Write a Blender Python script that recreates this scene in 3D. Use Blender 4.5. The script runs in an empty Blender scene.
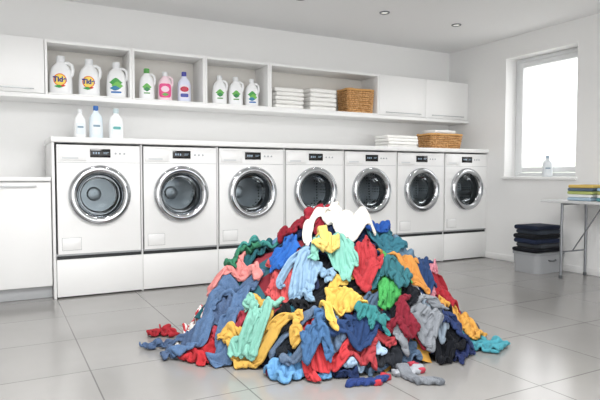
import bpy, bmesh, math, random
import numpy as np
from mathutils import Vector
PI = math.pi
S = bpy.context.scene
C = S.collection
random.seed(7)
try:
    S.view_settings.view_transform = 'Standard'
except Exception:
    pass

# ------------------------------------------------------------------ camera
F = 556.0; CH = 0.974
YAW = math.radians(28.4); PITCH = math.atan(25 / F)
cd = bpy.data.cameras.new('camera'); cam = bpy.data.objects.new('camera', cd); C.objects.link(cam)
cam.location = (0, 0, CH); cam.rotation_euler = (PI / 2 - PITCH, 0, -YAW)
cd.sensor_width = 36; cd.lens = F / 600 * 36; cd.clip_start = 0.05
S.camera = cam
RV = np.array([math.cos(YAW), -math.sin(YAW), 0.0])
FV = np.array([math.sin(YAW), math.cos(YAW), 0.0])
def ray(px, py):
    a = (px - 300) / F; b = -(py - 200) / F
    fwd = FV * math.cos(PITCH) + np.array([0, 0, -math.sin(PITCH)])
    up = FV * math.sin(PITCH) + np.array([0, 0, math.cos(PITCH)])
    return fwd + RV * a + up * b
def x_at(px, Y):
    t = (px - 300) / F
    return (Y * math.sin(YAW) + Y * math.cos(YAW) * t) / (math.cos(YAW) - math.sin(YAW) * t)

# ------------------------------------------------------------------ materials
def lin(h):
    h = h.lstrip('#'); r = []
    for i in (0, 2, 4):
        c = int(h[i:i + 2], 16) / 255
        r.append(c / 12.92 if c <= .04045 else ((c + .055) / 1.055) ** 2.4)
    return (*r, 1)
MC = {}
def mat(name, color, rough=.5, metal=0, noise=0.03, nscale=30, bump=0, bscale=200, emit=0, trans=0, coat=0):
    if name in MC: return MC[name]
    m = bpy.data.materials.new(name); m.use_nodes = True; nt = m.node_tree
    b = nt.nodes['Principled BSDF']
    col = lin(color) if isinstance(color, str) else color
    tc = nt.nodes.new('ShaderNodeTexCoord')
    n = nt.nodes.new('ShaderNodeTexNoise'); n.inputs['Scale'].default_value = nscale; n.inputs['Detail'].default_value = 4
    nt.links.new(tc.outputs['Object'], n.inputs['Vector'])
    mx = nt.nodes.new('ShaderNodeMixRGB'); mx.blend_type = 'MIX'
    mx.inputs['Color1'].default_value = tuple(c * (1 - noise) for c in col[:3]) + (1,)
    mx.inputs['Color2'].default_value = tuple(min(1, c * (1 + noise)) for c in col[:3]) + (1,)
    nt.links.new(n.outputs['Fac'], mx.inputs['Fac']); nt.links.new(mx.outputs['Color'], b.inputs['Base Color'])
    b.inputs['Roughness'].default_value = rough; b.inputs['Metallic'].default_value = metal
    if coat: b.inputs['Coat Weight'].default_value = coat
    if trans: b.inputs['Transmission Weight'].default_value = trans
    if emit:
        b.inputs['Emission Color'].default_value = col; b.inputs['Emission Strength'].default_value = emit
    if bump:
        n2 = nt.nodes.new('ShaderNodeTexNoise'); n2.inputs['Scale'].default_value = bscale
        nt.links.new(tc.outputs['Object'], n2.inputs['Vector'])
        bp = nt.nodes.new('ShaderNodeBump'); bp.inputs['Strength'].default_value = bump; bp.inputs['Distance'].default_value = .005
        nt.links.new(n2.outputs['Fac'], bp.inputs['Height']); nt.links.new(bp.outputs['Normal'], b.inputs['Normal'])
    MC[name] = m; return m

WALL = mat('wall_paint', '#f3f3f2', .8, bump=.04, noise=.01)
CEIL = mat('ceiling_paint', '#f4f4f4', .85, noise=.01)
WHITE = mat('white_lacquer', '#f5f5f4', .35, noise=.01)
WHITE2 = mat('white_laminate', '#eaeae9', .45, noise=.01)
INNER = mat('cabinet_interior', '#e0ddd7', .6, noise=.02)
ENAMEL = mat('white_enamel', '#f4f4f3', .22, noise=.005, coat=.3)
SEAM = mat('seam_grey', '#9a9d9f', .6)
DARK = mat('dark_gap', '#2c2e30', .5)
CHROME = mat('chrome', '#bfc1c4', .14, 1, noise=.02)
STEEL = mat('brushed_steel', '#aaadaf', .35, 1, noise=.05)
RUBBER = mat('grey_rubber', '#4b4e51', .6)
BLACKG = mat('black_gloss', '#0c0d0f', .12)
LED = mat('display_digits', '#8fa3b5', .4, emit=.25)
PLAST = mat('white_plastic', '#f4f5f6', .28, noise=.01)
GREYP = mat('grey_plastic', '#b3b6b9', .5)

def glass_mat(name, tint, blend):
    m = bpy.data.materials.new(name); m.use_nodes = True; nt = m.node_tree
    nt.nodes.clear()
    out = nt.nodes.new('ShaderNodeOutputMaterial'); mix = nt.nodes.new('ShaderNodeMixShader')
    tr = nt.nodes.new('ShaderNodeBsdfTransparent'); tr.inputs[0].default_value = tint
    gl = nt.nodes.new('ShaderNodeBsdfGlossy'); gl.inputs['Roughness'].default_value = .04
    lw = nt.nodes.new('ShaderNodeLayerWeight'); lw.inputs[0].default_value = blend
    nt.links.new(lw.outputs['Fresnel'], mix.inputs[0]); nt.links.new(tr.outputs[0], mix.inputs[1]); nt.links.new(gl.outputs[0], mix.inputs[2])
    nt.links.new(mix.outputs[0], out.inputs[0]); return m
GLASS = glass_mat('door_glass', (.62, .65, .67, 1), .16)
BOWL = glass_mat('bowl_glass', (.88, .9, .9, 1), .22)
def pane_mat():
    m = bpy.data.materials.new('window_glass'); m.use_nodes = True; nt = m.node_tree
    nt.nodes.clear()
    out = nt.nodes.new('ShaderNodeOutputMaterial'); mix = nt.nodes.new('ShaderNodeMixShader'); mix.inputs[0].default_value = .06
    tr = nt.nodes.new('ShaderNodeBsdfTransparent'); gl = nt.nodes.new('ShaderNodeBsdfGlossy'); gl.inputs['Roughness'].default_value = .02
    nt.links.new(tr.outputs[0], mix.inputs[1]); nt.links.new(gl.outputs[0], mix.inputs[2]); nt.links.new(mix.outputs[0], out.inputs[0]); return m
PANE = pane_mat()
def drum_mat():
    m = bpy.data.materials.new('drum_steel'); m.use_nodes = True; nt = m.node_tree; b = nt.nodes['Principled BSDF']
    tc = nt.nodes.new('ShaderNodeTexCoord'); v = nt.nodes.new('ShaderNodeTexVoronoi'); v.inputs['Scale'].default_value = 34
    v.inputs['Randomness'].default_value = .1
    nt.links.new(tc.outputs['Object'], v.inputs['Vector'])
    r = nt.nodes.new('ShaderNodeValToRGB'); r.color_ramp.elements[0].position = .22; r.color_ramp.elements[1].position = .28
    r.color_ramp.elements[0].color = (.02, .02, .02, 1); r.color_ramp.elements[1].color = (.60, .62, .64, 1)
    nt.links.new(v.outputs['Distance'], r.inputs[0]); nt.links.new(r.outputs[0], b.inputs['Base Color'])
    b.inputs['Metallic'].default_value = .85; b.inputs['Roughness'].default_value = .28; return m
DRUM = drum_mat()
def floor_mat():
    m = bpy.data.materials.new('floor_tiles'); m.use_nodes = True; nt = m.node_tree; b = nt.nodes['Principled BSDF']
    g = nt.nodes.new('ShaderNodeNewGeometry'); mp = nt.nodes.new('ShaderNodeMapping'); mp.inputs['Location'].default_value = (.22, .1, 0)
    nt.links.new(g.outputs['Position'], mp.inputs['Vector'])
    br = nt.nodes.new('ShaderNodeTexBrick'); br.offset = 0; br.inputs['Scale'].default_value = 1
    br.inputs['Brick Width'].default_value = .6; br.inputs['Row Height'].default_value = .6; br.inputs['Mortar Size'].default_value = .0036
    br.inputs['Mortar Smooth'].default_value = .2
    br.inputs['Color1'].default_value = lin('#9a9895'); br.inputs['Color2'].default_value = lin('#9f9d9a'); br.inputs['Mortar'].default_value = lin('#73716f')
    nt.links.new(mp.outputs[0], br.inputs['Vector'])
    n = nt.nodes.new('ShaderNodeTexNoise'); n.inputs['Scale'].default_value = 3; n.inputs['Detail'].default_value = 6
    nt.links.new(g.outputs['Position'], n.inputs['Vector'])
    mx = nt.nodes.new('ShaderNodeMixRGB'); mx.blend_type = 'MULTIPLY'; mx.inputs[0].default_value = .15
    nt.links.new(br.outputs['Color'], mx.inputs[1]); nt.links.new(n.outputs['Fac'], mx.inputs[2]); nt.links.new(mx.outputs[0], b.inputs['Base Color'])
    b.inputs['Roughness'].default_value = .18; b.inputs['Specular IOR Level'].default_value = .65
    bp = nt.nodes.new('ShaderNodeBump'); bp.inputs['Strength'].default_value = .3; bp.inputs['Distance'].default_value = .002; bp.invert = True
    nt.links.new(br.outputs['Fac'], bp.inputs['Height']); nt.links.new(bp.outputs[0], b.inputs['Normal']); return m
FLOOR = floor_mat()

# ------------------------------------------------------------------ mesh helpers
def finish(name, bm, m, parent=None, smooth=True, angle=40):
    me = bpy.data.meshes.new(name)
    bmesh.ops.recalc_face_normals(bm, faces=bm.faces[:])
    bm.to_mesh(me); bm.free()
    me.materials.append(m)
    if smooth:
        for p in me.polygons: p.use_smooth = True
        try: me.set_sharp_from_angle(angle=math.radians(angle))
        except Exception: pass
    o = bpy.data.objects.new(name, me); C.objects.link(o)
    if parent: o.parent = parent
    return o
def box(bm, x0, x1, y0, y1, z0, z1, bev=0, seg=2):
    vs = [bm.verts.new((x, y, z)) for x in (x0, x1) for y in (y0, y1) for z in (z0, z1)]
    fs = [bm.faces.new([vs[i] for i in q]) for q in ((0, 1, 3, 2), (4, 6, 7, 5), (0, 4, 5, 1), (2, 3, 7, 6), (0, 2, 6, 4), (1, 5, 7, 3))]
    if bev:
        es = list({e for f in fs for e in f.edges})
        bmesh.ops.bevel(bm, geom=es, offset=bev, segments=seg, affect='EDGES', profile=.5)
def boxes(name, lst, m, parent=None, bev=.002):
    bm = bmesh.new()
    for b in lst: box(bm, *b, bev=bev)
    return finish(name, bm, m, parent)
def lathe(bm, prof, n=48, axis='z', c=(0, 0, 0), closed=False):
    rings = []
    for r, h in prof:
        ring = []
        if r < 1e-6:
            p = (c[0], c[1], c[2] + h) if axis == 'z' else (c[0], c[1] + h, c[2])
            ring = [bm.verts.new(p)]
        else:
            for k in range(n):
                a = 2 * PI * k / n
                if axis == 'z': p = (c[0] + r * math.cos(a), c[1] + r * math.sin(a), c[2] + h)
                else: p = (c[0] + r * math.cos(a), c[1] + h, c[2] + r * math.sin(a))
                ring.append(bm.verts.new(p))
        rings.append(ring)
    prs = list(zip(rings, rings[1:]))
    if closed: prs.append((rings[-1], rings[0]))
    for A, B in prs:
        if len(A) == 1 and len(B) == 1: continue
        for k in range(n):
            k2 = (k + 1) % n
            if len(A) == 1: bm.faces.new((A[0], B[k], B[k2]))
            elif len(B) == 1: bm.faces.new((A[k], A[k2], B[0]))
            else: bm.faces.new((A[k], A[k2], B[k2], B[k]))
def tube(bm, path, r, n=8, closed=False, squash=1):
    P = [Vector(p) for p in path]; N = len(P); rings = []
    up0 = None
    for i in range(N):
        if closed: t = P[(i + 1) % N] - P[i - 1]
        else: t = P[min(i + 1, N - 1)] - P[max(i - 1, 0)]
        t.normalize()
        if up0 is None: up0 = Vector((0, 0, 1)) if abs(t.z) < .9 else Vector((1, 0, 0))
        s = t.cross(up0)
        if s.length < 1e-4: s = t.cross(Vector((0, 1, 0)))
        s.normalize(); u = s.cross(t); up0 = u
        rings.append([bm.verts.new(P[i] + s * r * math.cos(2 * PI * k / n) + u * r * squash * math.sin(2 * PI * k / n)) for k in range(n)])
    prs = list(zip(rings, rings[1:]))
    if closed: prs.append((rings[-1], rings[0]))
    for A, B in prs:
        for k in range(n): bm.faces.new((A[k], A[(k + 1) % n], B[(k + 1) % n], B[k]))
    if not closed:
        bm.faces.new(rings[0]); bm.faces.new(rings[-1])
def thing(name, label, cat, loc=(0, 0, 0), rz=0, group=None):
    o = bpy.data.objects.new(name, None); C.objects.link(o); o.empty_display_size = .1
    o.location = loc; o.rotation_euler = (0, 0, rz)
    return tag(o, label, cat, group)
def tag(o, label, cat, group=None, kind=None):
    if label: o['label'] = label
    if cat: o['category'] = cat
    if group: o['group'] = group
    if kind: o['kind'] = kind
    return o
def struct(o):
    o['kind'] = 'structure'; return o

# ------------------------------------------------------------------ room
XR, YB, YF, ZC, XL, YN = 5.05, 5.36, 4.71, 2.51, -2.6, -3.2
struct(boxes('floor', [(XL - .2, XR + .3, YN, YB + .2, -.1, 0)], FLOOR, bev=0))
struct(boxes('ceiling', [(XL - .2, XR + .3, YN, YB + .2, ZC, ZC + .1)], CEIL, bev=0))
struct(boxes('wall_back', [(XL - .2, XR + .3, YB, YB + .2, 0, ZC)], WALL, bev=0))
struct(boxes('wall_left', [(XL - .2, XL, YN, YB, 0, ZC)], WALL, bev=0))
WY0, WY1, WZ0, WZ1 = 3.575, 4.46, .955, 2.28
struct(boxes('wall_right', [(XR, XR + .3, YN, WY0, 0, ZC), (XR, XR + .3, WY1, YB, 0, ZC), (XR, XR + .3, WY0, WY1, 0, WZ0 - .03), (XR, XR + .3, WY0, WY1, WZ1, ZC)], WALL, bev=0))
struct(boxes('baseboard_right', [(XR - .014, XR - .001, YN, YF + .02, .001, .07)], WHITE, bev=.003))
w = thing('window_1', None, None, (XR + .17, (WY0 + WY1) / 2, WZ0)); w['kind'] = 'structure'
hw = (WY1 - WY0) / 2; H = WZ1 - WZ0
def rect_frame(name, y0, y1, z0, z1, t, x0, x1, m, p):
    return boxes(name, [(x0, x1, y0, y0 + t, z0, z1), (x0, x1, y1 - t, y1, z0, z1), (x0, x1, y0 + t, y1 - t, z0, z0 + t), (x0, x1, y0 + t, y1 - t, z1 - t, z1)], m, p, bev=.003)
WFR = mat('window_frame_paint', '#eceeef', .4, noise=.005)
rect_frame('window_frame', -hw + .001, hw - .001, .001, H - .001, .045, 0, .07, WFR, w)
sash = rect_frame('window_sash', -hw + .05, hw - .05, .05, H - .05, .055, -.015, .045, WFR, w)
boxes('window_pane', [(.01, .016, -hw + .10, hw - .10, .10, H - .10)], PANE, sash, bev=0)
bm = bmesh.new(); box(bm, -.028, -.016, -.38, -.355, .5, .58, bev=.004); box(bm, -.05, -.016, -.376, -.36, .46, .56, bev=.005)
finish('window_handle', bm, CHROME, sash)
struct(boxes('trim_1', [(XR - .025, XR + .17, WY0 - .02, WY1 + .02, WZ0 - .03, WZ0)], WHITE, bev=.004))
struct(boxes('ground', [(XR + .31, XR + 14, -6, 16, -.5, -.4)], mat('pale_gravel', '#e2e2df', .9), bev=0))
# pale clipped hedge standing outside, low behind the bright pane
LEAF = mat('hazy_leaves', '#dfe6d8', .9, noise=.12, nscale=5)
t = thing('hedge', 'pale hedge outside, faint along the bottom of the bright window', 'hedge', (10.4, 8.0, -.4))
bm = bmesh.new(); N1, N2 = 90, 24; rows = []
for i in range(N1):
    s_ = -3 + 6 * i / (N1 - 1); row = []
    for j in range(N2):
        a = PI * j / (N2 - 1); hh = 1.66 + .10 * math.sin(s_ * 2.3) + .05 * math.sin(s_ * 7.1)
        px_ = math.cos(a); r_ = 1 + .06 * math.sin(s_ * 23 + a * 9) + .05 * math.sin(s_ * 41 - a * 17)
        row.append(bm.verts.new((px_ * .45 * r_, s_, abs(math.sin(a)) ** .4 * hh * (1 + .03 * math.sin(s_ * 31 + a * 13)))))
    rows.append(row)
for A, B in zip(rows, rows[1:]):
    for j in range(N2 - 1): bm.faces.new((A[j], A[j + 1], B[j + 1], B[j]))
bm.faces.new(rows[0]); bm.faces.new(rows[-1])
finish('foliage', bm, LEAF, t)

# ceiling lights
LENS = mat('lamp_lens', '#f5f2ea', .4, emit=.6)
RIM = mat('downlight_rim', '#7d8084', .35, .7)
dl = [(2.335, 'nearest the top edge of the photo'), (3.24, 'middle of the three over the washing machines'), (4.15, 'closest to the window wall')]
for x, wh in dl + [(1.42, None), (.5, None)]:
    t = thing('ceiling_light', 'small round recessed ceiling light with grey rim, ' + (wh or 'further left out of view'), 'ceiling light', (x, 4.31, ZC), 0, 'recessed ceiling lights')
    bm = bmesh.new(); lathe(bm, [(.032, -.001), (.034, -.008), (.046, -.009), (.05, -.004), (.05, 0)], 32); finish('rim', bm, RIM, t)
    bm = bmesh.new(); lathe(bm, [(0, -.003), (.033, -.003)], 32); finish('lens', bm, LENS, t)

# ------------------------------------------------------------------ laundry unit
PW = (XR - .38) / 7
xs = [.38 + PW * k for k in range(8)]
hs = thing('appliance_housing', 'white panel housing around the row of seven washing machines', 'housing', (.38, YF, 0))
boxes('side_panel', [(-.02, .0, -.005, .62, 0, 1.228)], WHITE, hs)
for k in range(1, 7): boxes('divider', [(xs[k] - .38 - .006, xs[k] - .38 + .006, .012, .62, 0, 1.228)], WHITE2, hs, bev=.001)
boxes('side_panel', [(xs[7] - .38 - .012, xs[7] - .38 - .002, -.002, .62, 0, 1.228)], WHITE, hs)
for k in range(7):
    boxes('support_shelf', [(xs[k] - .38 + (.007 if k else .001), xs[k + 1] - .38 - (.007 if k < 6 else .013), .002, .62, .335, .349)], mat('shelf_edge', '#a9acae', .4), hs, bev=.001)
tag(boxes('worktop', [(.355, XR - .002, YF - .02, YB - .002, 1.23, 1.272)], WHITE, bev=.003), 'long white worktop over the washing machines', 'worktop')
ordw = ['leftmost, beside the low white cabinet', 'second from the left', 'third from the left', 'fourth, half hidden by the clothes pile', 'fifth from the left', 'second from the right', 'rightmost, against the window wall']
def machine(k):
    x = (xs[k] + xs[k + 1]) / 2
    t = thing('washing_machine', 'white washing machine with chrome door ring, ' + ordw[k], 'washing machine', (x, YF, .35), 0, 'row of washing machines')
    W, Dp, Hh, zc, R = .318, .58, .862, .462, .205
    bm = bmesh.new()
    a = [bm.verts.new(p) for p in ((-W, .0, 0), (W, .0, 0), (W, .0, Hh), (-W, .0, Hh))]
    b = [bm.verts.new((v.co.x, Dp, v.co.z)) for v in a]
    for i in range(4): bm.faces.new((a[i], a[(i + 1) % 4], b[(i + 1) % 4], b[i]))
    bm.faces.new(b)
    angs = [2 * PI * i / 64 for i in range(64)] + [math.atan2(z - zc, xx) % (2 * PI) for xx in (-W, W) for z in (0, Hh)]
    angs = sorted(angs); outer = []; inner = []; inner2 = []
    for g in angs:
        dx, dz = math.cos(g), math.sin(g)
        s = min([(W / abs(dx)) if abs(dx) > 1e-6 else 9, ((Hh - zc) / dz) if dz > 1e-6 else 9, (zc / -dz) if dz < -1e-6 else 9])
        outer.append(bm.verts.new((dx * s, 0, zc + dz * s))); inner.append(bm.verts.new((dx * R, 0, zc + dz * R))); inner2.append(bm.verts.new((dx * R, .04, zc + dz * R)))
    n = len(angs)
    for i in range(n):
        j = (i + 1) % n
        bm.faces.new((outer[i], outer[j], inner[j], inner[i])); bm.faces.new((inner[i], inner[j], inner2[j], inner2[i]))
    bmesh.ops.remove_doubles(bm, verts=bm.verts[:], dist=.0005)
    finish('body', bm, ENAMEL, t, angle=30)
    bm = bmesh.new(); lathe(bm, [(.2045, .03), (.19, .04), (.165, .06), (.168, .085), (.2, .095)], 48, 'y', (0, 0, zc)); finish('door_gasket', bm, RUBBER, t)
    bm = bmesh.new(); lathe(bm, [(.19, .096), (.235, .11), (.235, .32), (.16, .34), (.06, .335), (.05, .31), (0, .30)], 48, 'y', (0, 0, zc))
    dr = finish('drum', bm, DRUM, t)
    for q in range(3):
        bm = bmesh.new()
        a0 = PI / 2 + q * 2 * PI / 3 + k * .4
        pts = []
        for (da, rr) in ((-.14, .232), (-.05, .185), (.05, .185), (.14, .232)):
            pts.append((math.cos(a0 + da) * rr, math.sin(a0 + da) * rr))
        A = [bm.verts.new((p[0], .13, zc + p[1])) for p in pts]; B = [bm.verts.new((p[0], .31, zc + p[1])) for p in pts]
        for i in range(3): bm.faces.new((A[i], A[i + 1], B[i + 1], B[i]))
        bm.faces.new(A)
        finish('paddle', bm, STEEL, dr)
    bm = bmesh.new(); lathe(bm, [(.238, -.001), (.24, -.02), (.235, -.034), (.222, -.044), (.205, -.047), (.19, -.042), (.176, -.03), (.171, -.012), (.19, -.002)], 72, 'y', (0, 0, zc), closed=True)
    d = finish('door', bm, CHROME, t)
    bm = bmesh.new(); lathe(bm, [(.173, -.02), (.155, -.027), (.1, -.035), (0, -.039)], 48, 'y', (0, 0, zc))
    finish('door_glass', bm, GLASS, d)
    bm = bmesh.new(); lathe(bm, [(.173, -.012), (.16, -.004), (.148, .03), (.135, .08), (.1, .1), (0, .104)], 48, 'y', (0, 0, zc)); finish('glass_bowl', bm, BOWL, d)
    bm = bmesh.new()
    arc = [(math.cos(g) * .213, -.048, zc + math.sin(g) * .213) for g in [(-.35 + .07 * i) for i in range(11)]]
    tube(bm, arc, .013, 8, squash=.6); finish('door_handle', bm, STEEL, d)
    boxes('fascia_seam', [(-W + .001, W - .001, -.0015, .0, .722, .7245)], SEAM, t, bev=0)
    dd = boxes('detergent_drawer', [(-W + .012, -.10, -.006, 0, .738, .848)], ENAMEL, t, bev=.003)
    boxes('drawer_grip', [(-W + .04, -.16, -.0075, -.0055, .752, .764)], mat('grip_grey', '#cfd2d4', .4), dd, bev=0)
    ds = boxes('display', [(-.072, .085, -.005, 0, .765, .832)], BLACKG, t, bev=.002)
    for (a, b, c, e) in ((-.05, -.04, .792, .808), (-.03, -.02, .792, .808), (-.01, .0, .792, .808), (.03, .07, .804, .807), (.03, .06, .794, .797)):
        boxes('display_readout', [(a, b, -.0062, -.005, c, e)], LED, ds, bev=0)
    for q in range(3):
        bm = bmesh.new(); lathe(bm, [(.0, -.006), (.006, -.006), (.008, -.004), (.008, 0)], 16, 'y', (.125 + q * .035, 0, .798)); finish('button', bm, GREYP, t)
    fl = boxes('filter_flap', [(-W + .03, -W + .17, -.004, 0, .03, .125)], ENAMEL, t, bev=.003)
    boxes('flap_outline', [(-W + .028, -W + .172, -.0012, 0, .028, .127)], SEAM, fl, bev=0)
for k in range(7): machine(k)
for k in range(7):
    x0, x1 = xs[k] + .010, xs[k + 1] - .010 - (.006 if k == 6 else 0)
    t = thing('plinth_drawer', 'white handleless drawer under the washing machine that is ' + ['leftmost', 'second from the left', 'third from the left', 'fourth from the left', 'fifth from the left', 'second from the right', 'rightmost'][k], 'drawer unit', ((x0 + x1) / 2, YF, 0), 0, 'drawers below the washing machines')
    hwid = (x1 - x0) / 2
    boxes('drawer_body', [(-hwid, hwid, .022, .58, .02, .332)], WHITE2, t)
    boxes('drawer_front', [(-hwid - .006, hwid + .006, 0, .02, .012, .306)], WHITE, t)
    boxes('drawer_shadow_gap', [(-hwid, hwid, .012, .0215, .308, .332)], DARK, t, bev=0)  # dark strip painted in for the shade above the drawer front

# low base cabinet, left
t = thing('base_cabinet', 'low white base cabinet with bar handle, left of the washing machines', 'cabinet', (-.1, YF + .03, 0))
boxes('body', [(-.5, .455, .02, .6, .1, .925)], WHITE2, t)
boxes('toe_kick', [(-.5, .455, .06, .075, .001, .1)], mat('kick_grey', '#b6b8ba', .5), t)
for (a, b) in ((-.5, -.04), (-.035, .452)):
    d = boxes('door', [(a, b, 0, .019, .105, .92)], WHITE, t)
    boxes('handle', [(a + .06, b - .1, -.03, -.02, .885, .893), (a + .08, a + .088, -.02, 0, .885, .893), (b - .128, b - .12, -.02, 0, .885, .893)], STEEL, d, bev=.001)
tag(boxes('countertop', [(-.62, .353, YF + .0, YB - .002, .927, .958)], WHITE, bev=.003), 'thin white countertop on the low cabinet at left', 'countertop')

# upper cabinets
YS = 5.03; ZB = 1.64; ZT = 2.085
tag(boxes('shelf_board', [(-1.2, XR - .002, YS - .015, YB - .002, 1.60, 1.637)], WHITE, bev=.003), 'long white board running beneath the wall cabinets', 'shelf')
def wall_cab(x0, x1, label, nd=1):
    t = thing('wall_cabinet', label, 'cabinet', ((x0 + x1) / 2, YS, ZB), 0, 'closed wall cabinets')
    h = (x1 - x0) / 2 - .001
    boxes('body', [(-h, h, .02, .325, 0, ZT - ZB)], WHITE2, t)
    d = boxes('door', [(-h + .001, h - .001, 0, .019, .002, ZT - ZB - .002)], WHITE, t)
    boxes('handle', [(-h + .08, h - .08, -.022, -.014, .03, .037), (-h + .1, -h + .107, -.014, 0, .03, .037), (h - .107, h - .1, -.014, 0, .03, .037)], STEEL, d, bev=.001)
wall_cab(-.55, .345, 'white closed wall cabinet at far left above the low cabinet')
wall_cab(-1.2, -.552, 'white closed wall cabinet beyond the left edge of view')
wall_cab(xs[5], xs[6], 'white closed wall cabinet right of the shelf with the wicker basket')
wall_cab(xs[6], XR - .002, 'white closed wall cabinet touching the window wall')
def open_cab(x0, x1, label):
    t = thing('open_cabinet', label, 'shelf unit', (x0, YS, ZB), 0, 'open wall shelf units'); W = x1 - x0 - .002; hh = ZT - ZB; a = .02
    boxes('frame', [(0, a, 0, .325, 0, hh), (W - a, W, 0, .325, 0, hh), (a, W - a, 0, .325, hh - .025, hh), (a, W - a, 0, .325, 0, .012)], WHITE, t, bev=.001)
    boxes('back_panel', [(a, W - a, .31, .322, .012, hh - .025)], INNER, t, bev=0)
open_cab(.347, xs[1], 'open white shelf unit holding three large white jugs')
open_cab(xs[1], xs[2], 'open white shelf unit holding bottles with pink and purple labels')
open_cab(xs[2], xs[3], 'open white shelf unit holding three slim white jugs')
open_cab(xs[3], xs[5], 'wide open white shelf unit with towels and wicker basket')
ZSH = ZB + .0125

# ------------------------------------------------------------------ bottles
def surf_y(sec, w, d, x, z, h, ex=2.6):
    zz = z / h
    for (a, b) in zip(sec, sec[1:]):
        if a[0] <= zz <= b[0]:
            f = (zz - a[0]) / (b[0] - a[0] + 1e-9); ww = (a[1] + (b[1] - a[1]) * f) * w / 2; dd = (a[2] + (b[2] - a[2]) * f) * d / 2
            return -dd * max(0.0, 1 - abs(x / ww) ** ex) ** (1 / ex)
    return -d / 2
JUG = [(0, .93, .9), (.015, .99, .98), (.1, 1, 1), (.35, 1, 1), (.5, .97, .97), (.62, .90, .92), (.72, .74, .82), (.79, .48, .64), (.83, .36, .5), (.86, .34, .48)]
BOT = [(0, .9, .9), (.015, .98, .98), (.1, 1, 1), (.55, 1, 1), (.66, .92, .94), (.74, .68, .78), (.8, .42, .55), (.86, .36, .48)]
def bottle(label, x, y, z, h, w, d, cap, style, group, rz=0, sec=JUG, handle=True, bodycol=None, name='detergent_bottle'):
    t = thing(name, label, 'bottle', (x, y, z), rz, group)
    bm = bmesh.new(); n = 36; rings = []; ex = 2.6
    def ring(ww, dd, zz):
        r = []
        for k in range(n):
            a = 2 * PI * k / n; c, s_ = math.cos(a), math.sin(a)
            r.append(bm.verts.new((math.copysign(abs(c) ** (2 / ex), c) * ww / 2 * w, math.copysign(abs(s_) ** (2 / ex), s_) * dd / 2 * d, zz * h)))
        return r
    for (a, b, c) in sec: rings.append(ring(b, c, a))
    for A, B in zip(rings, rings[1:]):
        for k in range(n): bm.faces.new((A[k], A[(k + 1) % n], B[(k + 1) % n], B[k]))
    bm.faces.new(rings[0]); bm.faces.new(rings[-1])
    body = finish('body', bm, bodycol or PLAST, t, angle=60)
    if handle:
        bm = bmesh.new(); hx = w / 2
        tube(bm, [(hx * .25, 0, h * .81), (hx * .66, 0, h * .825), (hx * .98, 0, h * .77), (hx * 1.06, 0, h * .66), (hx * 1.0, 0, h * .54), (hx * .8, 0, h * .46)], w * .08, 10)
        finish('handle', bm, bodycol or PLAST, t)
    rc = w * .19
    bm = bmesh.new(); lathe(bm, [(0, h * .845), (rc * .95, h * .845), (rc, h * .855), (rc, h * .97), (rc * .9, h * .995), (0, h)], 28)
    finish('cap', bm, cap, t)
    def patch(cx, cz, rx, rz_, m, eps, nm='label_panel', parent=t, shape='ell'):
        bm = bmesh.new(); M, K = 6, 28; rr = []
        c0 = bm.verts.new((cx, surf_y(sec, w, d, cx, cz, h) - eps, cz))
        for i in range(1, M + 1):
            q = []
            for k in range(K):
                a = 2 * PI * k / K; ca, sa = math.cos(a), math.sin(a)
                if shape == 'rect':
                    e = 2 / 5; ca = math.copysign(abs(ca) ** e, ca); sa = math.copysign(abs(sa) ** e, sa)
                if shape == 'leaf': sa = sa * (1 - abs(ca) ** 1.5)
                xx, zz = cx + rx * ca * i / M, cz + rz_ * sa * i / M
                q.append(bm.verts.new((xx, surf_y(sec, w, d, xx, zz, h) - eps, zz)))
            rr.append(q)
        for k in range(K): bm.faces.new((c0, rr[0][k], rr[0][(k + 1) % K]))
        for A, B in zip(rr, rr[1:]):
            for k in range(K): bm.faces.new((A[k], A[(k + 1) % K], B[(k + 1) % K], B[k]))
        return finish(nm, bm, m, parent)
    def P(hexc): return mat('print_' + hexc, '#' + hexc, .4)
    def text(s, size, cz, m, parent):
        cu = bpy.data.curves.new('t', 'FONT'); cu.body = s; cu.size = size; cu.align_x = 'CENTER'; cu.align_y = 'CENTER'; cu.offset = size * .04; cu.extrude = .0004
        to = bpy.data.objects.new('t', cu); C.objects.link(to); bpy.context.view_layer.update()
        me = bpy.data.meshes.new_from_object(to.evaluated_get(bpy.context.evaluated_depsgraph_get())); bpy.data.objects.remove(to)
        for v in me.vertices:
            xx, zz = v.co.x, v.co.y + cz; v.co = (xx, surf_y(sec, w, d, xx, zz, h) - .0042 - v.co.z, zz)
        me.materials.clear(); me.materials.append(m)
        o = bpy.data.objects.new('lettering', me); C.objects.link(o); o.parent = parent
    if style == 'bullseye':
        a = patch(0, h * .37, w * .29, h * .16, P('ee6a2a'), .001)
        patch(0, h * .37, w * .25, h * .138, P('fbdc5e'), .0018, 'label_ring', a)
        patch(-w * .04, h * .20, w * .24, h * .04, P('3fa24a'), .0022, 'label_leaf', a, 'leaf'); patch(w * .13, h * .22, w * .12, h * .03, P('d83a2a'), .003, 'label_band', a, 'leaf')
        text('Tide', w * .33, h * .375, P('0a2a8a'), a)
    elif style == 'green':
        a = patch(-.01 * w, h * .42, w * .34, h * .13, P('3f9f45'), .001, shape='leaf'); patch(w * .06, h * .33, w * .30, h * .12, P('6dbb4e'), .002, 'label_leaf', a, 'leaf')
        patch(-w * .05, h * .26, w * .28, h * .07, P('2c7fa8'), .003, 'label_leaf', a, 'leaf'); patch(0, h * .15, w * .26, h * .025, P('2b6fb8'), .002, 'label_band', a, 'rect')
    elif style == 'smallgreen':
        a = patch(0, h * .40, w * .31, h * .12, P('63b14f'), .001, shape='leaf'); patch(0, h * .33, w * .24, h * .07, P('2f8a4a'), .002, 'label_leaf', a, 'leaf')
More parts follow.
